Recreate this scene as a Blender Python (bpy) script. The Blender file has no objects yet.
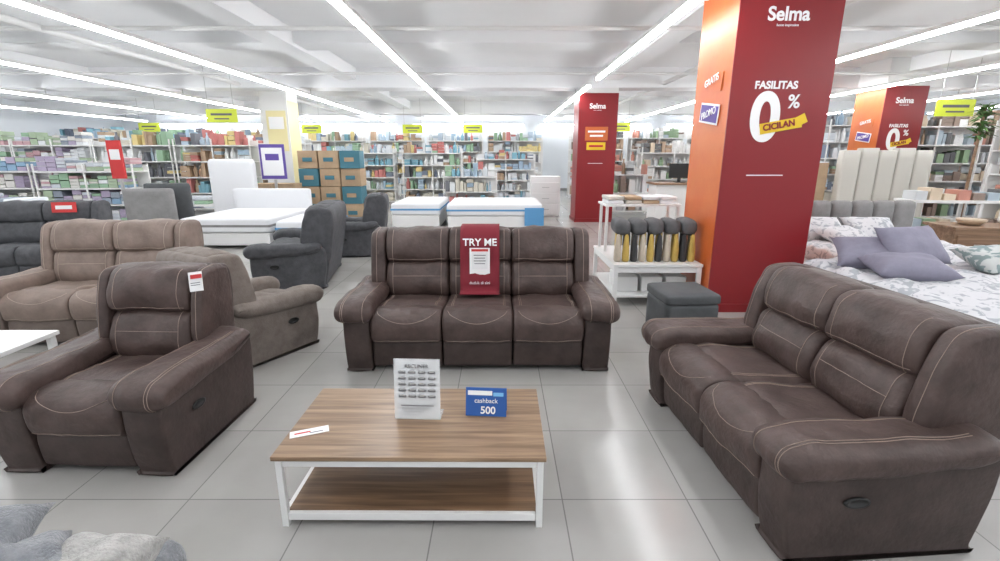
import bpy, bmesh, math, random
from mathutils import Vector, Matrix, noise
random.seed(11)
R = math.radians
scene = bpy.context.scene
scene.view_settings.view_transform = 'Standard'

# ------------------------------------------------------------ materials
def mat(name, col, rough=0.6, var=0.0, scale=8.0, bump=0.0, bscale=60.0, metal=0.0, sheen=0.0, emit=0.0, alpha=None, col2=None):
    m = bpy.data.materials.new(name); m.use_nodes = True
    nt = m.node_tree; b = nt.nodes['Principled BSDF']
    b.inputs['Base Color'].default_value = (*col, 1)
    b.inputs['Roughness'].default_value = rough
    b.inputs['Metallic'].default_value = metal
    if sheen: 
        b.inputs['Sheen Weight'].default_value = sheen
    tc = nt.nodes.new('ShaderNodeTexCoord')
    if var or col2:
        n = nt.nodes.new('ShaderNodeTexNoise'); n.inputs['Scale'].default_value = scale
        n.inputs['Detail'].default_value = 6; n.inputs['Roughness'].default_value = 0.65
        nt.links.new(tc.outputs['Object'], n.inputs['Vector'])
        r = nt.nodes.new('ShaderNodeValToRGB')
        c2 = col2 if col2 else tuple(min(1, c*(1+var)) for c in col)
        c1 = col if col2 else tuple(c*(1-var) for c in col)
        r.color_ramp.elements[0].position = 0.35; r.color_ramp.elements[1].position = 0.65
        r.color_ramp.elements[0].color = (*c1, 1); r.color_ramp.elements[1].color = (*c2, 1)
        nt.links.new(n.outputs['Fac'], r.inputs['Fac']); nt.links.new(r.outputs['Color'], b.inputs['Base Color'])
    if bump:
        n2 = nt.nodes.new('ShaderNodeTexNoise'); n2.inputs['Scale'].default_value = bscale; n2.inputs['Detail'].default_value = 4
        nt.links.new(tc.outputs['Object'], n2.inputs['Vector'])
        bp = nt.nodes.new('ShaderNodeBump'); bp.inputs['Strength'].default_value = bump; bp.inputs['Distance'].default_value = 0.01
        nt.links.new(n2.outputs['Fac'], bp.inputs['Height']); nt.links.new(bp.outputs['Normal'], b.inputs['Normal'])
    if emit:
        b.inputs['Emission Color'].default_value = (*col, 1); b.inputs['Emission Strength'].default_value = emit
    if alpha is not None:
        b.inputs['Alpha'].default_value = alpha
    return m

def tile_mat():
    m = bpy.data.materials.new('floor_tiles'); m.use_nodes = True
    nt = m.node_tree; b = nt.nodes['Principled BSDF']
    tc = nt.nodes.new('ShaderNodeTexCoord')
    mp = nt.nodes.new('ShaderNodeMapping'); mp.inputs['Location'].default_value = (0.3, 0.42, 0)
    br = nt.nodes.new('ShaderNodeTexBrick'); br.offset = 0; br.squash = 1
    br.inputs['Scale'].default_value = 1; br.inputs['Brick Width'].default_value = 0.6; br.inputs['Row Height'].default_value = 0.6
    br.inputs['Mortar Size'].default_value = 0.003; br.inputs['Mortar Smooth'].default_value = 0.1
    br.inputs['Color1'].default_value = (0.405, 0.395, 0.38, 1); br.inputs['Color2'].default_value = (0.45, 0.44, 0.42, 1)
    br.inputs['Mortar'].default_value = (0.22, 0.215, 0.21, 1)
    nt.links.new(tc.outputs['Object'], mp.inputs['Vector']); nt.links.new(mp.outputs['Vector'], br.inputs['Vector'])
    n = nt.nodes.new('ShaderNodeTexNoise'); n.inputs['Scale'].default_value = 1.6; n.inputs['Detail'].default_value = 8
    nt.links.new(tc.outputs['Object'], n.inputs['Vector'])
    r = nt.nodes.new('ShaderNodeValToRGB'); r.color_ramp.elements[0].color = (0.84, 0.84, 0.83, 1); r.color_ramp.elements[1].color = (1, 1, 1, 1)
    r.color_ramp.elements[0].position = 0.3; r.color_ramp.elements[1].position = 0.7
    nt.links.new(n.outputs['Fac'], r.inputs['Fac'])
    mx = nt.nodes.new('ShaderNodeMix'); mx.data_type = 'RGBA'; mx.blend_type = 'MULTIPLY'; mx.inputs[0].default_value = 1
    nt.links.new(br.outputs['Color'], mx.inputs[6]); nt.links.new(r.outputs['Color'], mx.inputs[7])
    nt.links.new(mx.outputs[2], b.inputs['Base Color'])
    b.inputs['Roughness'].default_value = 0.19
    return m

def wood_mat(name, c1, c2, rough=0.4, axis=0, sc=1.0):
    m = bpy.data.materials.new(name); m.use_nodes = True
    nt = m.node_tree; b = nt.nodes['Principled BSDF']
    tc = nt.nodes.new('ShaderNodeTexCoord'); mp = nt.nodes.new('ShaderNodeMapping')
    s = [34*sc, 34*sc, 34*sc]; s[axis] = 1.6*sc; mp.inputs['Scale'].default_value = s
    n = nt.nodes.new('ShaderNodeTexNoise'); n.inputs['Scale'].default_value = 1.0; n.inputs['Detail'].default_value = 7; n.inputs['Roughness'].default_value = .6
    n.inputs['Distortion'].default_value = .4
    r = nt.nodes.new('ShaderNodeValToRGB'); r.color_ramp.elements[0].position = .35; r.color_ramp.elements[1].position = .68
    r.color_ramp.elements[0].color = (*c1, 1); r.color_ramp.elements[1].color = (*c2, 1)
    nt.links.new(tc.outputs['Object'], mp.inputs['Vector']); nt.links.new(mp.outputs['Vector'], n.inputs['Vector'])
    nt.links.new(n.outputs['Fac'], r.inputs['Fac']); nt.links.new(r.outputs['Color'], b.inputs['Base Color'])
    b.inputs['Roughness'].default_value = rough
    return m

def print_mat(name, base, ink, scale=18, thr=.56):
    m = bpy.data.materials.new(name); m.use_nodes = True
    nt = m.node_tree; b = nt.nodes['Principled BSDF']
    tc = nt.nodes.new('ShaderNodeTexCoord')
    n = nt.nodes.new('ShaderNodeTexNoise'); n.inputs['Scale'].default_value = scale; n.inputs['Detail'].default_value = 2; n.inputs['Distortion'].default_value = 1.2
    r = nt.nodes.new('ShaderNodeValToRGB'); r.color_ramp.elements[0].position = thr; r.color_ramp.elements[1].position = thr+.04
    r.color_ramp.elements[0].color = (*base, 1); r.color_ramp.elements[1].color = (*ink, 1)
    nt.links.new(tc.outputs['Object'], n.inputs['Vector']); nt.links.new(n.outputs['Fac'], r.inputs['Fac'])
    nt.links.new(r.outputs['Color'], b.inputs['Base Color']); b.inputs['Roughness'].default_value = .85
    return m

M_floor = tile_mat()
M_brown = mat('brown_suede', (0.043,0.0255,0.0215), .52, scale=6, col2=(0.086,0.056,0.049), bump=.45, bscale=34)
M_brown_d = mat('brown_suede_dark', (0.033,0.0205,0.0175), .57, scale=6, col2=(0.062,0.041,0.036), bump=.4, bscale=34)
M_stitch = mat('stitch_thread', (0.30,0.23,0.19), .8)
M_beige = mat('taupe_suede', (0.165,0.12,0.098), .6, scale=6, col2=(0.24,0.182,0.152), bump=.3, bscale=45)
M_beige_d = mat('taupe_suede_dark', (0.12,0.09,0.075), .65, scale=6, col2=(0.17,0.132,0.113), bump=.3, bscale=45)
M_beige_st = mat('taupe_thread', (0.40,0.33,0.28), .8)
M_taupe = mat('greige_fabric', (0.145,0.118,0.101), .75, scale=12, col2=(0.20,0.17,0.148), bump=.3, bscale=90)
M_gray = mat('charcoal_fabric', (0.044,0.046,0.052), .7, scale=12, col2=(0.074,0.076,0.084), bump=.3, bscale=80)
M_gray_st = mat('charcoal_thread', (0.12,0.12,0.13), .8)
M_black = mat('black_plastic', (0.012,0.012,0.012), .4)
M_white = mat('white_paint', (0.80,0.80,0.79), .4)
M_offw = mat('offwhite_paint', (0.76,0.76,0.75), .6)
M_wall = mat('wall_paint', (0.84,0.88,0.92), .8)
M_ceil = mat('ceiling_paint', (0.84,0.85,0.86), .9, var=.02, scale=.5)
M_beam = mat('beam_paint', (0.85,0.86,0.87), .9)
M_tube = mat('tube_glow', (0.97,0.98,1.0), .5, emit=35)
M_steel = mat('brushed_steel', (0.5,0.5,0.5), .35, metal=.8)
M_oak = wood_mat('oak_laminate', (0.17,0.105,0.062), (0.37,0.25,0.158), .3, 0)
M_shelfwood = wood_mat('walnut_shelf', (0.12,0.068,0.036), (0.27,0.165,0.095), .4, 0)
M_brownwood = wood_mat('brown_wood', (0.16,0.09,0.05), (0.34,0.21,0.13), .5, 0, .5)
M_red = mat('red_panel', (0.24,0.010,0.014), .35)
M_redcloth = mat('red_cloth', (0.19,0.010,0.022), .8, bump=.2)
M_orange = mat('orange_panel', (0.54,0.105,0.022), .4, col2=(0.60,0.165,0.035), scale=1.2)
M_yellow = mat('yellow_print', (0.80,0.55,0.02), .5)
M_pale = mat('pale_yellow_print', (0.78,0.70,0.38), .5)
M_ylime = mat('lime_sign', (0.62,0.70,0.05), .5)
M_print_w = mat('white_print', (0.9,0.9,0.9), .6)
M_paper = mat('paper', (0.82,0.82,0.82), .6)
M_ink = mat('ink_gray', (0.12,0.12,0.13), .6)
M_blue = mat('blue_print', (0.02,0.10,0.36), .45)
M_redink = mat('red_ink', (0.55,0.03,0.03), .5)
M_purple = mat('purple_print', (0.10,0.06,0.30), .5)
M_acryl = mat('acrylic', (0.9,0.93,0.95), .08, alpha=.28)
M_cardb = mat('cardboard', (0.42,0.30,0.19), .8, var=.12, scale=3)
M_teal = mat('teal_carton', (0.05,0.17,0.22), .6)
M_duvet = print_mat('leaf_print_bedding', (0.60,0.60,0.62), (0.36,0.38,0.41), 11, .53)
M_duvet2 = print_mat('green_print_bedding', (0.50,0.52,0.51), (0.20,0.26,0.26), 9, .5)
M_sheet = mat('white_mattress', (0.76,0.77,0.79), .8, bump=.2, bscale=20)
M_mattblue = mat('blue_mattress_band', (0.10,0.30,0.55), .7)
M_lilac = mat('lilac_cotton', (0.235,0.225,0.29), .85, var=.08, bump=.2, bscale=30)
M_grayhb = mat('gray_upholstery', (0.24,0.235,0.235), .8, var=.1, bump=.2)
M_cream = mat('cream_board', (0.56,0.54,0.49), .6)
M_plush = mat('plush_gray', (0.15,0.16,0.175), .95, col2=(0.27,0.28,0.30), scale=14, bump=.9, bscale=110, sheen=.3)
M_plush2 = mat('plush_lightgray', (0.30,0.295,0.28), .95, col2=(0.50,0.49,0.47), scale=18, bump=1.0, bscale=120, sheen=.3)
M_otto = mat('ottoman_gray', (0.072,0.077,0.082), .7, var=.12, bump=.2, bscale=90)
M_skirt = mat('baseboard_gray', (0.3,0.3,0.3), .5)
def haze_tint(c,k=.10): return tuple(a*(1-k)+b*k for a,b in zip(c,(.78,.83,.87)))  # mixes a pale blue haze into the shelf goods' colours
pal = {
 'cool': [mat('goods_%s'%i, haze_tint(c), .6) for i, c in enumerate([(0.75,0.78,0.80),(0.28,0.40,0.52),(0.10,0.13,0.2),(0.45,0.56,0.66),(0.62,0.58,0.48),(0.08,0.08,0.10),(0.38,0.24,0.13),(0.82,0.83,0.83),(0.14,0.36,0.46),(0.50,0.12,0.10),(0.66,0.70,0.74),(0.25,0.42,0.25),(0.7,0.55,0.2)])],
 'soft': [mat('textile_%s'%i, haze_tint(c), .85) for i, c in enumerate([(0.36,0.46,0.30),(0.54,0.57,0.62),(0.38,0.31,0.44),(0.66,0.64,0.60),(0.22,0.26,0.32),(0.74,0.76,0.78),(0.48,0.27,0.29),(0.18,0.32,0.47),(0.72,0.74,0.75),(.25,.42,.26)])],
 'warm': [mat('homeware_%s'%i, haze_tint(c,.08), .5) for i, c in enumerate([(0.38,0.25,0.15),(0.6,0.48,0.34),(0.07,0.07,0.07),(0.78,0.78,0.76),(0.22,0.34,0.18),(0.55,0.57,0.58),(0.2,0.13,0.09),(0.48,0.18,0.12),(0.82,0.83,0.83),(0.36,0.44,0.50)])],
 'vase': [mat('vase_%s'%i, c, .4) for i, c in enumerate([(0.45,0.34,0.24),(0.7,0.68,0.64),(0.12,0.11,0.10),(0.35,0.36,0.37)])],
}

# ------------------------------------------------------------ helpers
def link(o, parent=None):
    scene.collection.objects.link(o)
    if parent: o.parent = parent
    return o
def empty(name, loc=(0,0,0), rz=0):
    o = bpy.data.objects.new(name, None); o.location = loc; o.rotation_euler = (0,0,R(rz)); o.empty_display_size = .1
    return link(o)
def mesh_obj(name, verts, faces, m, parent=None, smooth=True, mi=None):
    me = bpy.data.meshes.new(name); me.from_pydata([tuple(v) for v in verts], [], faces)
    for x in (m if isinstance(m, list) else [m]): me.materials.append(x)
    if mi: me.polygons.foreach_set('material_index', mi)
    me.update()
    bm = bmesh.new(); bm.from_mesh(me); bmesh.ops.recalc_face_normals(bm, faces=bm.faces); bm.to_mesh(me); bm.free()
    if smooth: me.polygons.foreach_set('use_smooth', [True]*len(me.polygons))
    return link(bpy.data.objects.new(name, me), parent)

class MB:
    def __init__(s): s.v=[]; s.f=[]; s.mi=[]; s.m=[]; s.M=Matrix()
    def idx(s, m):
        if m not in s.m: s.m.append(m)
        return s.m.index(m)
    def box(s, c, d, m, rz=0, rx=0, ry=0):
        T = s.M @ Matrix.Translation(c) @ Matrix.Rotation(R(rz),4,'Z') @ Matrix.Rotation(R(ry),4,'Y') @ Matrix.Rotation(R(rx),4,'X')
        b = len(s.v)
        for x in (-.5,.5):
            for y in (-.5,.5):
                for z in (-.5,.5): s.v.append(T @ Vector((x*d[0],y*d[1],z*d[2])))
        for q in ((0,1,3,2),(4,6,7,5),(0,4,5,1),(2,3,7,6),(0,2,6,4),(1,5,7,3)):
            s.f.append([b+i for i in q]); s.mi.append(s.idx(m))
    def bx(s, x0,x1,y0,y1,z0,z1,m): s.box(((x0+x1)/2,(y0+y1)/2,(z0+z1)/2),(x1-x0,y1-y0,z1-z0),m)
    def lathe(s, c, prof, m, n=12, sy=1):
        b = len(s.v); k=len(prof)
        for r,z in prof:
            for i in range(n):
                a=2*math.pi*i/n; s.v.append(s.M @ Vector((c[0]+r*math.cos(a),c[1]+r*math.sin(a)*sy,c[2]+z)))
        for j in range(k-1):
            for i in range(n):
                s.f.append([b+j*n+i,b+j*n+(i+1)%n,b+(j+1)*n+(i+1)%n,b+(j+1)*n+i]); s.mi.append(s.idx(m))
        s.f.append([b+i for i in range(n)][::-1]); s.mi.append(s.idx(m))
        s.f.append([b+(k-1)*n+i for i in range(n)]); s.mi.append(s.idx(m))
    def build(s, name, parent=None, bevel=0, smooth=False):
        o = mesh_obj(name, s.v, s.f, s.m, parent, smooth, s.mi)
        if bevel:
            md=o.modifiers.new('bevel','BEVEL'); md.width=bevel; md.segments=2; md.limit_method='ANGLE'
        return o

def catmull(pts, sub=5):
    out=[]; n=len(pts)
    for i in range(n):
        p0,p1,p2,p3=[Vector(pts[(i+k-1)%n]) for k in range(4)]
        for j in range(sub):
            t=j/sub
            out.append(0.5*((2*p1)+(-p0+p2)*t+(2*p0-5*p1+4*p2-p3)*t*t+(-p0+3*p1-3*p2+p3)*t**3))
    return out

def loft(name, prof, x0, x1, m, parent, ex=.04, ei=.03, puff=0.0, sub=5, wr=0.0, warp=None):
    """closed (y,z) profile swept along x with rounded, pinched ends"""
    P = catmull(prof, sub); n=len(P)
    area=sum(P[i].x*P[(i+1)%n].y-P[(i+1)%n].x*P[i].y for i in range(n)); sg=1 if area>0 else -1
    N=[]
    for i in range(n):
        t=P[(i+1)%n]-P[i-1]; N.append(Vector((t.y,-t.x)).normalized()*sg)
    secs=[]
    k=6
    for a in range(k+1):
        ph=math.pi/2*a/k; secs.append((x0+ex*(1-math.cos(ph)), ei*(1-math.sin(ph))))
    mid=14
    for a in range(1,mid):
        t=a/mid; secs.append((x0+ex+(x1-x0-2*ex)*t,0))
    for a in range(k,-1,-1):
        ph=math.pi/2*a/k; secs.append((x1-ex*(1-math.cos(ph)), ei*(1-math.sin(ph))))
    xc=(x0+x1)/2; hw=(x1-x0)/2; sd=random.uniform(0,50)
    def pt(i,x,ins,off=0):
        q=((x-xc)/hw); d=-ins+puff*(1-q*q)+off
        v=Vector((x,P[i%n].x+N[i%n].x*d,P[i%n].y+N[i%n].y*d))
        if wr:
            w=noise.noise(Vector((v.x*6+sd,v.y*6,v.z*6)))*wr
            w+=noise.noise(Vector((v.x*19+sd,v.y*15,v.z*9)))*wr*.5
            v.y+=N[i%n].x*w; v.z+=N[i%n].y*w
        if warp: v=warp(v)
        return v
    V=[]; F=[]
    for (x,ins) in secs:
        for i in range(n): V.append(pt(i,x,ins))
    S=len(secs)
    for j in range(S-1):
        for i in range(n):
            F.append([j*n+i,j*n+(i+1)%n,(j+1)*n+(i+1)%n,(j+1)*n+i])
    F.append(list(range(n))); F.append([(S-1)*n+i for i in range(n)][::-1])
    mesh_obj(name,V,F,m,parent)
    def surf(s,x,off=.0012):
        f=(s*sub)%n; i=int(f); t=f-i
        e=min(x-x0,x1-x); ins=0
        if e<ex: ins=ei*(1-math.sqrt(max(0,1-((ex-e)/ex)**2)))
        return pt(i,x,ins,off).lerp(pt(i+1,x,ins,off),t)
    return surf

def lines(name, polys, m, parent, r=.0028):
    cu=bpy.data.curves.new(name,'CURVE'); cu.dimensions='3D'; cu.bevel_depth=r; cu.bevel_resolution=1
    for p in polys:
        sp=cu.splines.new('POLY'); sp.points.add(len(p)-1)
        for i,q in enumerate(p): sp.points[i].co=(q[0],q[1],q[2],1)
    cu.materials.append(m)
    return link(bpy.data.objects.new(name,cu),parent)

def text(name, body, size, loc, rot, m, parent=None, ext=.002, font_shear=0, sx=1, bold=0):
    cu=bpy.data.curves.new(name,'FONT'); cu.body=body; cu.size=size; cu.extrude=ext; cu.align_x='CENTER'; cu.align_y='CENTER'
    cu.shear=font_shear; cu.offset=bold
    cu.materials.append(m)
    o=bpy.data.objects.new(name,cu); o.location=loc; o.rotation_euler=[R(a) for a in rot]; o.scale=(sx,1,1)
    return link(o,parent)

def rbox(name, c, h, r, m, parent=None, n=10, bulge=0, wr=0, ws=5, rot=(0,0,0)):
    bm=bmesh.new(); bmesh.ops.create_cube(bm,size=2)
    bmesh.ops.subdivide_edges(bm,edges=bm.edges[:],cuts=n,use_grid_fill=True)
    sd=random.uniform(0,99)
    Rm=Matrix.Rotation(R(rot[2]),4,'Z')@Matrix.Rotation(R(rot[1]),4,'Y')@Matrix.Rotation(R(rot[0]),4,'X')
    for v in bm.verts:
        p=Vector([math.copysign(abs(a)**.7,a)*hh for a,hh in zip(v.co,h)])
        q=v.co.copy()
        inn=Vector([max(-(hh-r),min(hh-r,a)) for a,hh in zip(p,h)])
        d=p-inn
        if d.length>1e-6: p=inn+d.normalized()*r
        p.z+=math.copysign(bulge,q.z)*(1-q.x**2)*(1-q.y**2) if abs(q.z)>.5 else 0
        if wr: p+=Vector((0,0,1))*noise.noise(Vector((p.x*ws+sd,p.y*ws,p.z*ws)))*wr
        v.co=Rm@p+Vector(c)
    me=bpy.data.meshes.new(name); bm.to_mesh(me); bm.free(); me.materials.append(m)
    me.polygons.foreach_set('use_smooth',[True]*len(me.polygons))
    return link(bpy.data.objects.new(name,me),parent)

def cushion(name, c, w, l, t, m, rot=(0,0,0), parent=None, wr=.02):
    n=16; V=[];F=[]; sd=random.uniform(0,99)
    Rm=Matrix.Rotation(R(rot[2]),4,'Z')@Matrix.Rotation(R(rot[1]),4,'Y')@Matrix.Rotation(R(rot[0]),4,'X')
    for s in (1,-1):
        for i in range(n+1):
            for j in range(n+1):
                x=-1+2*i/n; y=-1+2*j/n
                hh=((1-abs(x)**3)*(1-abs(y)**3))**.55
                px=x*(1-.10*(1-abs(y)**2)*abs(x)); py=y*(1-.10*(1-abs(x)**2)*abs(y))
                z=s*t/2*hh+noise.noise(Vector((x*2+sd,y*2,s)))*wr*hh
                V.append(Rm@Vector((px*w/2,py*l/2,z))+Vector(c))
    k=(n+1)**2
    for b in (0,k):
        for i in range(n):
            for j in range(n):
                q=[b+i*(n+1)+j,b+(i+1)*(n+1)+j,b+(i+1)*(n+1)+j+1,b+i*(n+1)+j+1]
                F.append(q if b==0 else q[::-1])
    o=mesh_obj(name,V,F,m,parent)
    bm=bmesh.new(); bm.from_mesh(o.data); bmesh.ops.remove_doubles(bm,verts=bm.verts,dist=.0005)
    bmesh.ops.recalc_face_normals(bm,faces=bm.faces); bm.to_mesh(o.data); bm.free()
    return o

# ------------------------------------------------------------ recliner sofas
SEAT=[(.16,.33),(.09,.40),(.12,.455),(.22,.475),(.40,.455),(.60,.445),(.68,.41),(.68,.32),(.4,.28)]
ROLL=[(.19,.26),(.04,.235),(-.030,.255),(-.052,.32),(-.050,.40),(-.01,.455),(.08,.480),(.19,.455),(.22,.34)]
LOW=[(.03,.040),(.0,.055),(-.012,.15),(-.008,.235),(.04,.262),(.10,.24),(.11,.10),(.08,.045)]
BACK=[(.62,.42),(.552,.455),(.528,.55),(.565,.67),(.612,.725),(.70,.745),(.80,.70),(.80,.52),(.74,.42)]
HEAD=[(.66,.728),(.588,.752),(.582,.85),(.620,.955),(.68,.995),(.80,.998),(.875,.96),(.86,.82),(.75,.725)]
WING=[(.64,.40),(.575,.46),(.548,.58),(.572,.74),(.610,.88),(.65,.965),(.74,.992),(.88,.985),(.93,.92),(.92,.60),(.86,.32),(.72,.30)]
SHELL=[(.74,.06),(.72,.40),(.77,.75),(.82,.945),(.88,.985),(.94,.95),(.955,.8),(.90,.5),(.82,.08),(.78,.03)]
PAD=[(.02,.415),(-.05,.420),(-.088,.455),(-.088,.510),(-.045,.550),(.04,.566),(.20,.568),(.40,.560),(.58,.562),(.72,.575),(.78,.55),(.76,.49),(.55,.445),(.30,.43),(.13,.42)]
ARM=[(.05,.014),(-.003,.030),(-.033,.18),(-.040,.34),(-.010,.44),(.20,.48),(.5,.49),(.76,.52),(.83,.48),(.83,.30),(.79,.05),(.75,.014)]

def sofa(name, loc, rz, seats, m, md, st, sw=.54, aw=.25, handle=True, sr=.0028, stitch=True, sc=1, scz=1, ww=.105):
    E=empty(name,(loc[0],loc[1],0),rz); W=seats*sw; L=[]
    E.scale=(sc,sc,sc*scz)
    g=.003
    for k in range(seats):
        a=-W/2+k*sw+g; b=a+sw-2*g; c=(a+b)/2; i=k+1
        s1=loft(f'seat_cushion_{i}',SEAT,a,b,m,E,.035,.03,.012,wr=.012)
        s2=loft(f'seat_front_pad_{i}',ROLL,a,b,m,E,.03,.025,.010,wr=.012)
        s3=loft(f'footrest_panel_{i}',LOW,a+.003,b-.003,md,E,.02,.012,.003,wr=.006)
        s4=loft(f'back_cushion_{i}',BACK,a,b,m,E,.045,.035,.012,wr=.017)
        s5=loft(f'headrest_{i}',HEAD,a,b,m,E,.035,.028,.010,wr=.017)
        if stitch:
            for dd in (.055,.068):
                L.append([s1(2+4.0*(1-t),a+dd) for t in [j/14 for j in range(15)]])
                L.append([s1(2+4.0*(1-t),b-dd) for t in [j/14 for j in range(15)]])
            L.append([s2(5.5-1.5*math.sin(math.pi*t)**.6,a+.04+(b-a-.08)*t) for t in [j/24 for j in range(25)]])
            L.append([s2(2.2,a+.02+(b-a-.04)*t) for t in [j/20 for j in range(21)]])
            for dd in (.060,):
                L.append([s4(1.1+3.0*t,a+dd) for t in [j/14 for j in range(15)]])
                L.append([s4(1.1+3.0*t,b-dd) for t in [j/14 for j in range(15)]])
                L.append([s5(.7+3.2*t,a+dd) for t in [j/14 for j in range(15)]])
                L.append([s5(.7+3.2*t,b-dd) for t in [j/14 for j in range(15)]])
            L.append([s4(2.55,a+.06+(b-a-.12)*t) for t in [j/20 for j in range(21)]])
            L.append([s5(1.15,a+.03+(b-a-.06)*t) for t in [j/20 for j in range(21)]])
    for s,nm in ((-1,'left'),(1,'right')):
        x_in=s*W/2; x_out=s*(W/2+ww)
        lo,hi=sorted((x_in+s*.003,x_out)); 
        w=loft(f'back_wing_{nm}',WING,lo,hi,m,E,.03,.026,.004,wr=.008)
        if stitch:
            xx=(lo+hi)/2+s*.01
            L.append([w(1.0+5.4*t,xx) for t in [j/20 for j in range(21)]])
        lo,hi=sorted((x_in+s*.004,s*(W/2+aw-.055)))
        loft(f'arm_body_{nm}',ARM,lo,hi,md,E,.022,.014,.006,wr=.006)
        lo,hi=sorted((x_in-s*.025,s*(W/2+aw)))
        sp=loft(f'arm_pad_{nm}',PAD,lo,hi,m,E,.060,.045,.012,wr=.014)
        if stitch:
            for q in (.062,.076):
                xx=(s*(W/2+aw-q))
                L.append([sp(1.0+7.6*t,xx) for t in [j/30 for j in range(31)]])
            xx=(s*(W/2+.035))
            L.append([sp(1.0+7.2*t,xx) for t in [j/30 for j in range(31)]])
        if handle:
            xo=s*(W/2+aw-.052)
            V=[];F=[];n=20
            for (rr,dx) in ((1,0.0),(1,.008),(.75,.010),(.6,.003)):
                for q in range(n):
                    an=2*math.pi*q/n; V.append((xo+s*dx,.24+.055*rr*math.cos(an),.30+.026*rr*math.sin(an)))
            for j in range(3):
                for q in range(n): F.append([j*n+q,j*n+(q+1)%n,(j+1)*n+(q+1)%n,(j+1)*n+q])
            F.append([3*n+q for q in range(n)])
            mesh_obj(f'recline_handle_{nm}',V,F,M_black,E)
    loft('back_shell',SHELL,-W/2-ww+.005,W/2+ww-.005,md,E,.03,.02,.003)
    mb=MB()
    mb.bx(-W/2-.0,W/2+.0,.10,.76,.05,.29,M_black)
    for x in (-W/2-aw+.15,W/2+aw-.15):
        for y in (.12,.66): mb.bx(x-.025,x+.025,y-.025,y+.025,0,.05,M_black)
    mb.build('base_frame',E)
    if stitch: lines('seam_stitching',L,st,E,sr)
    return E

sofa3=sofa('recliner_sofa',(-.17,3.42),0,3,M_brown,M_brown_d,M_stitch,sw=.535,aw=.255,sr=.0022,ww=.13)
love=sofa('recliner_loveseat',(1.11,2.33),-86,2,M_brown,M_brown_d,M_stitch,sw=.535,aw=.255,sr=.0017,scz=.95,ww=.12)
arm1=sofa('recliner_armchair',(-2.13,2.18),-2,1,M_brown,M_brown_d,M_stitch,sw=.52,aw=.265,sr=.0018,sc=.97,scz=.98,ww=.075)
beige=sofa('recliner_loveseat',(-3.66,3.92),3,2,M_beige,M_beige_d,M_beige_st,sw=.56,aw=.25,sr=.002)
taupe=sofa('recliner_armchair',(-1.91,4.17),150,1,M_taupe,M_taupe,M_beige_st,sw=.50,aw=.17,stitch=False,sc=.92)
g1=sofa('recliner_loveseat',(-3.10,6.35),-80,2,M_gray,M_gray,M_gray_st,sw=.54,aw=.22,stitch=False)
g2=sofa('recliner_armchair',(-2.85,8.1),-80,1,M_gray,M_gray,M_gray_st,sw=.54,aw=.22,stitch=False)
g3=sofa('recliner_sofa',(-6.5,6.0),10,3,M_gray,M_gray,M_gray_st,sw=.58,aw=.25,stitch=False)
mb=MB(); mb.box((.6,.56,.93),(.30,.01,.14),M_redink,rx=-8); mb.box((.6,.552,.93),(.2,.004,.05),M_paper,rx=-8); mb.build('sale_card',g3)

# red TRY ME cloth on centre seat back
C=empty('try_me_banner',(-.17,3.42,0))
path=[(.90,.72),(.975,.80),(.975,.90),(.955,.985),(.89,1.02),(.78,1.030),(.67,1.027),(.596,.985),(.567,.92),(.549,.85),(.545,.78),(.536,.73),(.521,.68),(.501,.62),(.493,.56),(.497,.512),(.46,.502),(.40,.502)]
V=[];F=[]
nx=8
for k,(y,z) in enumerate(path):
    for i in range(nx+1):
        V.append((-.165+.33*i/nx,y+.002*math.sin(i*1.7+k*.5),z))
for k in range(len(path)-1):
    for i in range(nx): F.append([k*(nx+1)+i,k*(nx+1)+i+1,(k+1)*(nx+1)+i+1,(k+1)*(nx+1)+i])
o=mesh_obj('red_cloth',V,F,M_redcloth,C); md=o.modifiers.new('t','SOLIDIFY'); md.thickness=.006; md.offset=-1
text('try_me_text','TRY ME',.085,(0,.559,.905),(72,0,0),M_print_w,C,bold=.0015)
mb=MB(); mb.box((0,.523,.745),(.17,.006,.24),M_print_w,rx=-6); mb.box((0,.518,.76),(.13,.004,.14),M_paper,rx=-6)
for j in range(5): mb.box((0,.5135,.71+.024*j),(.09 if j%2 else .10,.002,.006),M_ink,rx=-6)
mb.box((0,.530,.845),(.14,.003,.02),M_redink,rx=-6)
mb.build('sign_holder',C)
text('seat_text','duduk di sini',.034,(0,.484,.575),(82,0,0),M_print_w,C)

mb=MB(); mb.box((.325,.590,.935),(.085,.004,.12),M_paper,rx=-14,ry=-8); mb.box((.33,.592,.967),(.07,.006,.025),M_redink,rx=-14,ry=-8)
for j in range(3): mb.box((.325,.584,.90+.014*j),(.06,.003,.004),M_ink,rx=-14,ry=-8)
mb.build('price_tag',arm1)

# ------------------------------------------------------------ coffee table
T=empty('coffee_table',(-.39,2.105,0),-.3)
mb=MB(); mb.box((0,0,.351),(1.18,.63,.022),M_oak); mb.build('table_top',T,.003)
mb=MB()
hx,hy=.565,.29
for x in (-hx,hx):
    for y in (-hy,hy): mb.box((x,y,.17),(.028,.028,.34),M_white)
for y in (-hy,hy):
    mb.box((0,y,.322),(2*hx-.032,.022,.036),M_white); mb.box((0,y,.050),(2*hx-.032,.022,.035),M_white)
for x in (-hx,hx):
    mb.box((x,0,.322),(.022,2*hy-.032,.036),M_white); mb.box((x,0,.050),(.022,2*hy-.032,.035),M_white)
mb.build('table_frame',T,.002)
mb=MB(); mb.box((0,0,.064),(2*hx-.022,2*hy-.022,.016),M_shelfwood); mb.build('lower_shelf',T)

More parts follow.
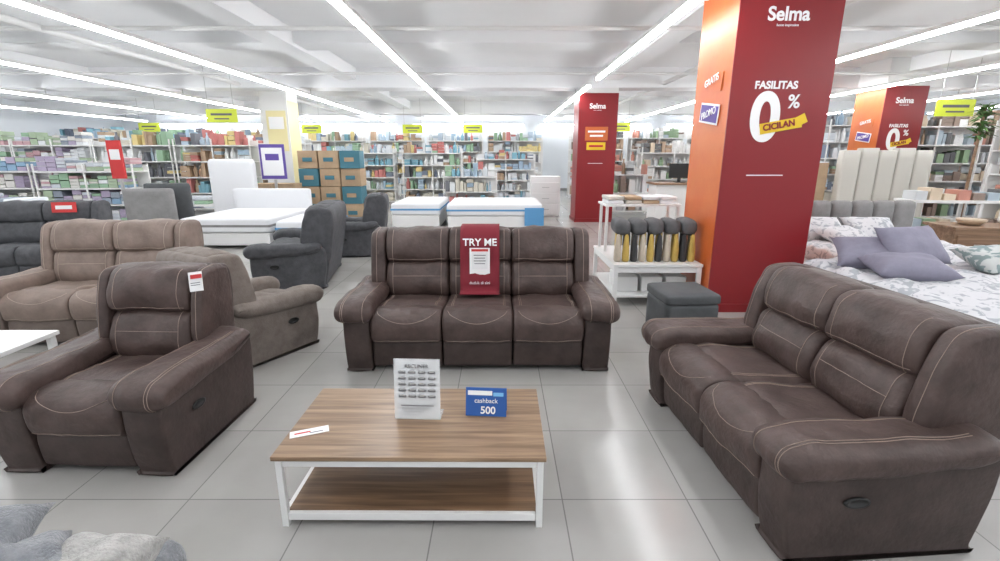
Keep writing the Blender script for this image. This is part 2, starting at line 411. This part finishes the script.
S=empty('acrylic_price_stand',(-.40,2.12,.362),-3)
mb=MB(); mb.box((0,0,.15),(.215,.004,.295),M_paper,rx=-6); mb.build('paper_sheet',S)
mb=MB(); mb.box((0,-.006,.152),(.225,.003,.305),M_acryl,rx=-6); mb.box((0,.03,.002),(.225,.09,.003),M_acryl); mb.build('acrylic_panel',S)
mb=MB()
for r_ in range(5):
    for c_ in range(4):
        z=.235-.030*r_; x=-.072+.048*c_
        y=-.0085+(z-.15)*.105
        mb.box((x,y,z),(.036,.002,.009),M_ink,rx=-6); mb.box((x,y,z+.006),(.024,.002,.008),M_steel,rx=-6)
for j in range(4): mb.box((-.01*j,-.0155,.07-.016*j),(.16-.03*j,.002,.005),M_ink,rx=-6)
mb.build('printed_thumbnails',S)
text('heading_text','RECLINER',.026,(0,.0005,.268),(84,0,0),M_ink,S,.001)

S=empty('blue_promo_sign',(-.068,2.14,.362),-4)
mb=MB(); mb.box((0,-.004,.072),(.20,.004,.14),M_blue,rx=-12); mb.box((0,.032,.070),(.20,.004,.142),M_blue,rx=14); mb.build('tent_card',S)
text('amount_text','500',.050,(.01,-.019,.034),(78,0,0),M_print_w,S,.001,bold=.001)
text('label_text','cashback',.032,(0,-.008,.080),(78,0,0),M_print_w,S,.001)
mb=MB(); mb.box((-.03,.002,.117),(.12,.002,.022),M_print_w,rx=-12); mb.box((.06,.0,.112),(.05,.002,.018),mat('lightblue',(0.2,0.5,0.8)),rx=-12); mb.build('printed_bars',S)

S=empty('price_label',(-.885,1.985,.363),22)
mb=MB(); mb.box((0,0,.001),(.17,.055,.002),M_paper); mb.box((-.03,0,.0025),(.07,.010,.001),M_redink); mb.box((.03,-.012,.0025),(.06,.005,.001),M_ink); mb.build('label_card',S)

# ------------------------------------------------------------ room
def shell_box(name,x0,x1,y0,y1,z0,z1,m):
    mb=MB(); mb.bx(x0,x1,y0,y1,z0,z1,m); return mb.build(name)
shell_box('floor',-18,18,-3,24,-.1,0,M_floor)
shell_box('ceiling',-18,18,-3,24,3.65,3.8,M_ceil)
shell_box('wall_back',-18,18,24,24.2,0,3.65,M_wall)
shell_box('wall_left',-18.2,-18,-3,24.2,0,3.65,M_wall)
shell_box('wall_right',18,18.2,-3,24.2,0,3.65,M_wall)
shell_box('baseboard_back',-18,18,23.96,24,0,.12,M_skirt)
for y in (5.35,8.9,12.5,16,19.6): 
    dz=3.2 if y in (5.35,12.5,19.6) else 3.42
    shell_box('ceiling_beam',-18,18,y-.3,y+.3,dz,3.65,M_beam)
for x in (-9.9,-3.6,2.65,8.9): shell_box('ceiling_beam',x-.2,x+.2,-3,24,3.37,3.645,M_beam)
for (x,z,r_) in ((-6.2,3.28,.05),(3.9,3.3,.05)):
    cu=lines('ceiling_pipe',[[(x,-2,z),(x,23.9,z)]],M_offw,None,r_)
for y,z in ((10.6,3.26),(7.1,3.28)): lines('ceiling_pipe',[[(-17.8,y,z),(17.8,y,z)]],M_offw,None,.03)

def tube(x,y0,y1,z=3.02):
    E=empty('tube_light',(x,(y0+y1)/2,z)); L=y1-y0; yc=(y0+y1)/2
    mb=MB(); mb.box((0,0,0),(.065,L,.035),M_tube); mb.build('tube',E)
    mb=MB(); mb.box((0,0,.045),(.10,L,.05),M_white)
    for yy in (5.35,12.5,19.6):
        if y0<yy<y1: mb.box((0,yy-yc,.123),(.015,.015,.108),M_steel)
    mb.build('housing',E)
for x in (-11.1,-7.75,-4.62,-1.56): tube(x,-1.5,20.7)
tube(1.84,-1.5,9.7); tube(1.84,10.6,20.7)
for x in (5.15,8.0,11.2): tube(x,-1.5,20.7)
for x in (-14.5,14.4): tube(x,3,20.7)
for x in (-13.5,-7.5,-1.5,4.5,10.5):  # tube row added on the back wall to brighten it
    E=empty('added_wall_wash',(x,23.85,3.06)); mb=MB(); mb.box((0,0,0),(5.2,.05,.05),M_tube); mb.build('tube',E)
    mb=MB(); mb.box((0,.06,.03),(5.2,.06,.10),M_white); mb.build('housing',E)

# ------------------------------------------------------------ columns
def column(name,x0,x1,y0,y1,front,side,h=3.3,text_on=True,big=True):
    E=empty(name,((x0+x1)/2,(y0+y1)/2,0)); w=x1-x0; d=y1-y0
    mb=MB(); mb.bx(-w/2,w/2,-d/2,d/2,0,h,side); mb.bx(-w/2,w/2,-d/2,d/2,h,3.65,M_offw); mb.build('core',E)
    mb=MB(); mb.bx(-w/2-.004,w/2+.006,-d/2-.012,-d/2+.002,.0,h,front); mb.build('front_panel',E)
    mb=MB(); mb.bx(-w/2-.02,w/2+.02,-d/2-.025,d/2+.02,0,.09,M_red if front is M_red else M_offw); mb.build('plinth',E)
    if text_on:
        y=-d/2-.014
        text('shop_name','Selma',.165,(-.02,y,2.87 if h>3.2 else 2.78),(90,0,0),M_print_w,E,bold=.004)
        text('tagline','home inspiration',.03,(-.02,y,2.78 if h>3.2 else 2.69),(90,0,0),M_print_w,E)
    if text_on and big:
        text('facility_text','FASILITAS',.095,(-.05,y,2.26),(90,0,0),M_print_w,E,bold=.003)
        text('zero_text','0',.62,(-.12,y,1.95),(90,0,0),M_print_w,E,sx=.92,bold=.018)
        text('percent_text','%',.17,(.14,y,2.11),(90,0,0),M_print_w,E,bold=.003)
        mb=MB(); mb.box((.04,y-.006,1.895),(.40,.006,.10),M_yellow,ry=-10); mb.box((.235,y-.004,1.95),(.09,.005,.09),M_yellow,ry=-28); mb.build('yellow_ribbon',E)
        text('ribbon_text','CICILAN',.08,(.02,y-.012,1.895),(90,-10,0),M_red,E,bold=.003)
        mb=MB(); mb.box((-.05,y,1.425),(.36,.004,.010),M_print_w); mb.build('fine_print',E)
        x=-w/2-.008
        mb=MB(); 
        mb.box((x,-.02,2.36),(.006,.46,.18),M_orange,rx=8); mb.box((x-.004,-.02,2.04),(.006,.46,.20),M_print_w,rx=8); mb.box((x-.008,-.02,2.04),(.006,.42,.16),M_purple,rx=8)
        mb.build('side_stickers',E)
        text('side_text','PROMO',.10,(x-.014,-.02,2.04),(90,-8,-90),M_print_w,E,bold=.001)
        text('side_text_2','GRATIS',.10,(x-.014,-.02,2.36),(90,-8,-90),M_print_w,E,bold=.001)
    elif text_on:
        mb=MB(); mb.box((-.02,y,2.15),(.55,.006,.32),M_orange); mb.box((-.02,y,1.86),(.46,.006,.18),M_yellow)
        for q in range(2): mb.box((-.02,y-.005,2.20-.10*q),(.42-.1*q,.004,.045),M_print_w)
        mb.box((-.02,y-.005,1.86),(.34,.004,.05),M_redink); mb.box((-.02,y,1.45),(.36,.004,.012),M_print_w); mb.build('sale_poster',E)
    return E
column('red_column',2.20,3.15,4.89,5.75,M_red,M_orange,3.3)
column('red_column',1.90,2.83,12.2,13.0,M_red,M_red,3.08,big=False)
column('red_column',8.30,9.2,11.0,11.9,M_red,M_orange,3.08)
col=column('pillar',-6.15,-5.45,13.0,13.7,M_offw,M_pale,3.0,False)
mb=MB(); mb.bx(-.2,.30,-.385,-.365,1.75,2.75,M_pale); mb.bx(-.14,.24,-.392,-.384,2.3,2.6,M_print_w); mb.build('poster',col)
mb=MB(); mb.bx(2.86,2.94,4.862,4.877,.22,.30,M_print_w); mb.bx(2.885,2.915,4.858,4.863,.245,.275,M_ink); mb.build('power_outlet')

for (x,y,z) in ((-1.0,18.6,2.62),(-6.6,12.0,2.55),(4.4,18.4,2.66),(-6.9,18.4,2.6),(8.6,9.6,2.5),(10.3,8.6,2.62),(-12.2,17.5,2.6),(-3.2,18.4,2.6)):
    E=empty('hanging_sign',(x,y,z)); mb=MB()
    mb.box((0,0,0),(.72,.03,.30),M_ylime); mb.box((0,-.018,.03),(.5,.004,.05),M_ink); mb.box((0,-.018,-.07),(.35,.004,.03),M_ink); mb.build('board',E)
    mb=MB(); 
    for sx in (-.3,.3): mb.box((sx,0,(3.65-z+.15)/2),(.008,.008,3.65-z-.15),M_steel)
    mb.build('hanger_rods',E)

# ------------------------------------------------------------ racks
def rack(x,y,rz,w,h,d,levels,p,kind='mix',name='display_rack',fill=.98):
    E=empty(name,(x,y,0),rz); mb=MB()
    for sx in (-w/2,0,w/2) if w>1.6 else (-w/2,w/2):
        for sy in (-d/2,d/2): mb.box((sx,sy,h/2),(.03,.03,h),M_white)
    mb.box((0,d/2-.02,h/2+.05),(w,.01,h-.15),M_offw)
    g=MB(); P=pal[p]
    for l in range(levels):
        z=.12+(h-.3)*l/(levels-1) if levels>1 else .5
        mb.box((0,0,z),(w+.02,d,.02),M_white); mb.box((0,-d/2-.006,z),(w,.01,.032),M_white)
        gap=(h-.3)/(levels-1) if levels>1 else .5
        xx=-w/2+.04
        top=z+.013
        cm=random.choice(P)
        while xx<w/2-.1:
            iw=random.uniform(.06,.19); 
            if xx+iw>w/2-.03: break
            if random.random()<.5: cm=random.choice(P)
            ih=random.uniform(.5,1.0)*gap*.92
            if random.random()<fill:
                if kind=='fold' or (kind=='mix' and random.random()<.2):
                    k=random.randint(2,4); iw=max(iw,.2)
                    if xx+iw<w/2-.03:
                        for q in range(k): g.box((xx+iw/2,-.02,top+ih/k*(q+.5)),(iw*.94,d*.7,ih/k*.86),random.choice(P) if random.random()<.4 else cm)
                elif random.random()<.5:
                    g.box((xx+iw/2,-d*.12,top+ih/2),(iw*.9,d*.6,ih),cm)
                else:
                    r_=iw*.42; g.lathe((xx+iw/2,-d*.15,top),[(r_*.8,0),(r_,ih*.15),(r_*.95,ih*.6),(r_*.4,ih*.78),(r_*.45,ih)],cm,9)
            xx+=iw+.006
    mb.build('rack_frame',E); g.build('merchandise',E)
    return E

for i,x in enumerate((-6.6,-4.2,-1.8,.6)): rack(x,20.2,0,2.2,2.4,.5,6,'cool')
for x in (3.9,6.3,8.7,11.1,13.5): rack(x,20.0,0,2.2,2.5,.5,6,'warm')
for x in (-9.2,-11.6,-14.0,-16.4): rack(x,20.0,0,2.2,2.5,.5,6,'cool')
for x in (-4.6,-2.3): rack(x,17.0,0,2.0,1.9,.5,5,'cool')
rack(.2,17.2,0,2.0,1.7,.5,5,'cool'); 
rack(-.9,15.0,0,1.6,1.2,.5,3,'cool')
rack(5.4,15.6,0,2.0,1.9,.5,5,'warm'); rack(3.7,13.9,0,1.1,1.3,.5,3,'warm'); rack(7.6,15.0,0,2.0,2.2,.5,5,'warm')
for x in (-8.3,-10.6,-12.9,-15.2): rack(x,14.6,4,2.1,2.1,.6,5,'cool' if x>-11 else 'soft','mix' if x>-11 else 'fold')
for x in (-9.6,-12.0,-14.4): rack(x,11.6,6,2.1,1.45,.6,4,'soft','fold')
rack(-7.4,16.6,0,2.0,2.2,.5,6,'cool')
rack(-10.6,17.4,0,2.0,2.4,.5,6,'cool'); rack(-13.2,17.4,0,2.0,2.4,.5,6,'cool')
for x in (10.8,13.0,15.2): rack(x,12.6,-4,2.1,2.5,.5,6,'warm')
for x in (10.8,13.0): rack(x,9.6,-6,2.0,2.3,.5,6,'warm')
for x in (11.0,13.2,15.4): rack(x,15.4,0,2.1,2.7,.5,6,'cool')
rack(6.6,12.4,0,1.8,2.3,.5,6,'cool')
rack(8.9,7.9,-10,1.5,1.5,.45,4,'warm')

for (x,y) in ((-9.3,9.1),(-11.8,9.0),(-7.3,11.7)):
    E=empty('bedding_table',(x,y,0),5); wt=1.8 if x<-9 else 1.3; mb=MB(); mb.box((0,0,.5),(wt,.9,.04),M_white)
    for sx in (-wt/2+.05,wt/2-.05):
        for sy in (-.4,.4): mb.box((sx,sy,.24),(.05,.05,.48),M_white)
    mb.build('table',E)
    g=MB()
    for i in range(5 if wt>1.5 else 3):
        for k in range(random.randint(2,5)):
            g.box((-wt/2+.2+.35*i,random.uniform(-.05,.05),.56+.085*k),(.32,.6,.075),random.choice(pal['soft']),random.uniform(-3,3))
    g.build('folded_bedding',E,.02)

# ------------------------------------------------------------ mattresses / beds
def mattress_bed(x0,x1,y0,y1,h,band,headboard=None,name='mattress_bed',hb_h=1.1):
    E=empty(name,((x0+x1)/2,(y0+y1)/2,0)); w=x1-x0; l=y1-y0
    mb=MB(); mb.bx(-w/2+.02,w/2-.02,-l/2+.02,l/2-.02,.06,h-.27,M_offw)
    for sx in (-w/2+.1,w/2-.1):
        for sy in (-l/2+.1,l/2-.1): mb.bx(sx-.03,sx+.03,sy-.03,sy+.03,0,.06,M_black)
    mb.build('bed_base',E,.01)
    rbox('mattress',(0,0,h-.135),(w/2,l/2,.135),.05,M_sheet,E,n=12)
    if band:
        mb=MB(); mb.bx(-w/2-.006,w/2+.006,-l/2-.006,l/2+.006,h-.16,h-.12,band); mb.build('border_band',E)
    if headboard:
        rbox('headboard',(0,l/2+.07,hb_h/2),(w/2+.03,.06,hb_h/2),.04,headboard,E,n=12)
    return E
mattress_bed(-5.7,-4.1,8.5,10.4,.55,M_grayhb,M_sheet,hb_h=.95)
mattress_bed(-4.0,-3.3,8.5,10.4,.50,M_mattblue)
mattress_bed(-2.45,-1.35,10.8,12.8,.60,M_mattblue)
mattress_bed(-1.2,.95,10.8,12.8,.58,M_mattblue)
mb=MB(); mb.bx(.55,.98,10.75,10.79,.1,.5,M_mattblue); mb.build('blue_mattress_label')
E=empty('standing_mattress',(-5.95,10.95,0),4); rbox('mattress',(0,0,.78),(.48,.12,.78),.07,M_sheet,E)
E=empty('standing_headboard',(-6.5,9.0,0),12); rbox('panel',(0,0,.52),(.42,.06,.52),.05,M_grayhb,E)
rbox('panel_rear',(.2,.3,.56),(.4,.05,.56),.05,M_otto,E)

E=empty('cardboard_box_stack',(-4.3,12.6,0),0); mb=MB()
for r_ in range(4):
    for c_ in range(3):
        m=M_cardb if (r_*2+c_)%4 else M_teal
        mb.box((-.5+.52*c_,random.uniform(-.03,.03),.22+.44*r_),(.49,.5,.43),m,random.uniform(-3,3))
        mb.box((-.5+.52*c_,-.285,.22+.44*r_),(.24,.01,.10),M_teal if m is M_cardb else M_cardb)
mb.build('cartons',E,.006)
E=empty('cardboard_box_stack',(-5.35,11.75,0),0); mb=MB()
for r_ in range(2):
    for c_ in range(2): mb.box((-.28+.52*c_,0,.25+.5*r_),(.5,.5,.48),M_teal if r_==0 else M_cardb)
mb.build('cartons',E,.006)
E=empty('standing_signboard',(-5.05,11.0,0)); mb=MB(); mb.box((0,0,1.50),(.55,.04,.75),M_purple); mb.box((0,-.022,1.5),(.46,.005,.60),M_paper); mb.box((0,-.026,1.6),(.3,.004,.14),M_purple); mb.box((0,.03,.56),(.05,.04,1.1),M_steel); mb.box((0,.03,.012),(.45,.35,.024),M_steel); mb.build('board',E)
E=empty('standing_signboard',(-7.75,10.0,0)); mb=MB(); mb.box((0,0,1.55),(.28,.04,.75),M_redink); mb.box((0,-.022,1.65),(.20,.005,.2),M_paper); mb.box((0,.03,.6),(.05,.04,1.2),M_steel); mb.box((0,.03,.012),(.4,.35,.024),M_steel); mb.build('board',E)
E=empty('white_cabinet',(1.25,13.6,0)); mb=MB(); mb.box((0,0,.55),(.8,.5,1.08),M_white)
for z in (.2,.5,.8): mb.box((0,-.26,z),(.74,.02,.26),M_offw); mb.box((0,-.275,z),(.2,.02,.02),M_steel)
mb.build('cabinet',E,.004)

# ------------------------------------------------------------ right bed area
BA=empty('display_bed',(4.15,3.7,0)); 
mb=MB(); mb.bx(-1.1,1.1,-.95,.92,.05,.32,M_offw); 
for sx in (-1,1):
    for sy in (-.85,.82): mb.bx(sx-.04,sx+.04,sy-.04,sy+.04,0,.05,M_black)
mb.build('bed_base',BA,.01)
rbox('mattress',(0,-.01,.44),(1.12,.96,.13),.06,M_sheet,BA)
rbox('duvet',(0,-.01,.51),(1.16,1.0,.11),.08,M_duvet,BA,n=34,wr=.06,ws=6)
cushion('lilac_pillow',(-.70,.26,.70),.60,.42,.20,M_lilac,(8,0,-12),BA)
cushion('lilac_pillow_2',(-.40,.60,.82),.66,.42,.20,M_lilac,(50,0,14),BA)
cushion('lilac_pillow_3',(-.72,.66,.74),.60,.42,.20,M_lilac,(30,0,-20),BA)
cushion('printed_pillow_4',(.35,.55,.70),.60,.42,.18,M_duvet2,(20,0,8),BA)
cushion('printed_pillow_5',(.85,.1,.70),.6,.42,.18,M_duvet2,(10,0,30),BA)
BB=empty('display_bed',(4.55,5.6,0))
mb=MB(); mb.bx(-.9,.9,-.72,.75,.05,.32,M_offw)
for sx in (-.8,.8):
    for sy in (-.6,.6): mb.bx(sx-.04,sx+.04,sy-.04,sy+.04,0,.05,M_black)
mb.build('bed_base',BB,.01)
rbox('mattress',(0,0,.44),(.92,.76,.13),.06,M_sheet,BB)
rbox('duvet',(0,-.05,.51),(.95,.74,.10),.07,M_duvet,BB,n=26,wr=.06,ws=6)
cushion('printed_pillow',(-.5,.42,.72),.62,.42,.18,M_duvet,(38,0,4),BB)
cushion('printed_pillow_2',(.12,.42,.72),.62,.42,.18,M_duvet,(38,0,-5),BB)
cushion('printed_pillow_3',(-.42,.12,.69),.58,.40,.16,M_duvet,(18,0,14),BB)
for i in range(7): rbox(f'headboard_channel_{i+1}',(-.84+.28*i,.86,.54),(.142,.07,.50),.06,M_grayhb,BB,n=8)

E=empty('wardrobe_panels',(7.0,9.0,0),-6)
for i in range(5): rbox(f'panel_{i+1}',(-.62+.33*i,.04*i,.86+.02*(i%2)),(.15,.10,.86+.02*(i%2)),.025,M_cream,E,n=6)
E=empty('cardboard_box_stack',(5.6,9.4,0)); mb=MB()
for (x,z,w,h) in ((-.2,.45,.5,.9),(.3,.4,.45,.8),(-.15,1.25,.45,.7),(.3,1.15,.4,.7)): mb.box((x,0,z),(w,.5,h-.01),M_cardb)
mb.build('cartons',E,.006)
E=empty('wooden_dresser',(6.75,6.3,0),-8); mb=MB()
mb.box((0,0,.36),(1.7,.55,.66),M_brownwood); mb.box((0,0,.71),(1.76,.6,.035),M_brownwood)
for i in range(3):
    mb.box((-.56+.56*i,-.285,.50),(.53,.02,.24),M_brownwood); mb.box((-.56+.56*i,-.285,.22),(.53,.02,.24),M_brownwood)
    mb.box((-.56+.56*i,-.30,.50),(.12,.02,.015),M_steel); mb.box((-.56+.56*i,-.30,.22),(.12,.02,.015),M_steel)
for sx in (-.78,.78):
    for sy in (-.22,.22): mb.box((sx,sy,.015),(.05,.05,.03),M_black)
mb.build('dresser_body',E,.004)
g=MB()
for i in range(3):
    g.lathe((-.5+.5*i,0,.73),[(.10,0),(.15,.04),(.16,.07),(.15,.08)],pal['vase'][i],16)
g.build('serving_bowls',E,smooth=True)
E=empty('console_table',(7.2,7.4,0),-8); mb=MB(); mb.box((0,0,.95),(1.9,.45,.04),M_white)
for sx in (-.9,0,.9):
    for sy in (-.19,.19): mb.box((sx,sy,.465),(.04,.04,.93),M_white)
mb.box((0,0,.4),(1.8,.4,.03),M_white); mb.build('table',E)
g=MB()
for i in range(9):
    hh=random.uniform(.08,.2)
    g.box((-.8+.195*i,0,.97+hh/2),(.16,.3,hh),random.choice(pal['warm']))
    g.box((-.8+.195*i,0,.55),(.15,.3,.26),random.choice(pal['warm']))
g.build('decor_goods',E)
E=empty('potted_plant',(8.75,9.15,0)); 
mb=MB(); mb.lathe((0,0,0),[(.12,0),(.17,.2),(.17,.40)],M_cardb,16)
mb.build('pot',E)
M_leaf=mat('leaf_green',(0.10,0.20,0.06),.6,var=.3,scale=5)
V=[];F=[]
for i in range(150):
    a=random.uniform(0,6.28); L=random.uniform(.15,.42); e=random.uniform(.0,1.2)
    b=len(V); base=Vector((0,0,1.9+random.uniform(0,.6))); d=Vector((math.cos(a)*math.cos(e),math.sin(a)*math.cos(e),math.sin(e)*.6)); s=Vector((-math.sin(a),math.cos(a),0))*.035
    V+= [base, base+d*L*.5+s, base+d*L-Vector((0,0,.08)), base+d*L*.5-s]; F.append([b,b+1,b+2,b+3])
mesh_obj('foliage',V,F,M_leaf,E,False)
mb=MB(); mb.lathe((0,0,.38),[(.03,0),(.02,2.1)],M_brownwood,8); mb.build('stem',E)

# ------------------------------------------------------------ white display table
E=empty('white_display_table',(1.70,5.60,0),0); mb=MB()
w,d=.90,1.1
for sx in (-w/2,w/2):
    for sy in (-d/2,d/2): mb.box((sx,sy,.235),(.045,.045,.47),M_white)
mb.box((0,0,.47),(w+.06,d+.06,.03),M_white); mb.box((0,0,.12),(w,d,.025),M_white)
for sx in (-w/2,w/2): mb.box((sx,0,.42),(.025,d,.06),M_white)
for sy in (-d/2,d/2): mb.box((0,sy,.42),(w,.025,.06),M_white)
mb.build('table_frame',E,.003)
mb=MB()
for sx in (-w/2+.03,w/2-.03): mb.box((sx,.16,.76),(.03,.03,.55),M_white)
for sx in (-w/2+.03,w/2-.03): mb.box((sx,d/2-.05,.76),(.03,.03,.55),M_white)
mb.box((0,.34,1.045),(w,.46,.025),M_white); mb.build('upper_tier',E)
M_dk=mat('gray_fabric_roll',(0.10,0.10,0.105),.8,var=.2); M_yb=mat('gold_fabric_roll',(0.52,0.36,0.09),.8,var=.1); M_tanb=mat('beige_fabric_roll',(0.50,0.43,0.34),.8,var=.1); M_dk2=mat('black_fabric_roll',(0.04,0.04,0.042),.8)
g=MB()
rows=[M_tanb,M_yb,M_dk2,M_tanb,M_yb,M_dk2,M_tanb,M_yb,M_dk2,M_yb]
for i,m in enumerate(rows):
    x=-.41+.09*i
    g.lathe((x,-.42,.486),[(.030,0),(.040,.02),(.040,.12),(.028,.22),(.022,.28),(.012,.30)],m,12)
    g.lathe((x+.03,-.30,.486),[(.025,0),(.035,.02),(.040,.2),(.035,.34),(.012,.37)],rows[(i+4)%10],12)
g.build('rolled_mats',E,smooth=True)
for i in range(5):
    rbox(f'gray_cushion_{i+1}',(-.36+.18*i,-.28,.86),(.088,.17,.085),.07,M_dk,E,n=6,wr=.01)
g=MB()
for i in range(4):
    for k in range(2): g.box((-.32+.21*i,.34,1.08+.045*k),(.19,.36,.04),[M_sheet,M_cream,M_cardb,M_sheet][(i+k)%4],random.uniform(-3,3))
g.build('folded_throws',E,.01)
g=MB()
for i in range(3): g.box((-.27+.27*i,-.2,.22),(.23,.4,.17),M_offw)
g.build('storage_boxes',E,.008)

# ottoman
E=empty('storage_ottoman',(1.68,4.26,0),4); s=.25
rbox('body',(0,0,.18),(s-.01,s-.01,.16),.02,M_otto,E,n=6); rbox('lid_cushion',(0,0,.385),(s,s,.048),.03,M_otto,E,n=8,bulge=.01)
mb=MB()
for sx in (-.18,.18):
    for sy in (-.18,.18): mb.box((sx,sy,.012),(.03,.03,.024),M_black)
mb.build('feet',E)

E=empty('white_side_table',(-3.62,2.98,0),0); mb=MB(); mb.box((0,0,.39),(.95,.5,.03),M_white); 
for sx in (-.44,.44):
    for sy in (-.21,.21): mb.box((sx,sy,.19),(.04,.04,.375),M_white)
mb.box((0,0,.12),(.86,.42,.02),M_white); mb.build('table',E,.003)
E=empty('plush_pouf_pile',(-1.50,1.04,0),8)
rbox('pouf',(0,0,.17),(.46,.33,.17),.09,M_plush,E,n=16,bulge=.02,wr=.02)
cushion('plush_cushion',(-.12,.10,.46),.44,.38,.20,M_plush,(14,6,12),E,.05)
cushion('plush_cushion_3',(.10,.06,.41),.32,.34,.16,M_plush,(4,10,40),E,.05)
cushion('plush_cushion_2',(.28,.04,.40),.32,.36,.17,M_plush2,(4,-4,-14),E,.04)

E=empty('bedside_cabinet',(-7.3,8.0,0)); mb=MB(); mb.box((0,0,.27),(.5,.42,.5),M_white); mb.box((0,-.215,.38),(.44,.02,.18),M_offw); mb.box((0,-.215,.17),(.44,.02,.18),M_offw); mb.box((0,0,.01),(.44,.36,.02),M_black); mb.build('cabinet',E,.004)
E=empty('checkout_counter',(4.4,11.2,0)); mb=MB(); mb.box((0,0,.5),(1.8,.6,1.0),M_offw); mb.box((0,0,1.02),(1.9,.7,.04),M_brownwood); mb.build('counter',E)
mb=MB(); mb.box((-.3,0,1.30),(.5,.04,.32),M_black); mb.box((-.3,.03,1.09),(.06,.05,.12),M_black); mb.box((-.3,0,1.045),(.22,.18,.015),M_black); mb.box((.5,0,1.12),(.3,.3,.16),M_black); mb.build('monitor',E)

# ------------------------------------------------------------ light and camera
w=bpy.data.worlds.new('store_world'); scene.world=w; w.use_nodes=True
w.node_tree.nodes['Background'].inputs[0].default_value=(0.93,0.96,1,1); w.node_tree.nodes['Background'].inputs[1].default_value=.95
cam=bpy.data.cameras.new('camera'); co=bpy.data.objects.new('camera',cam); link(co)
cam.sensor_width=36; cam.lens=17.28; cam.clip_start=.05; cam.clip_end=200
co.location=(0,0,1.6); co.rotation_euler=(R(90-14.42),0,0)
scene.camera=co
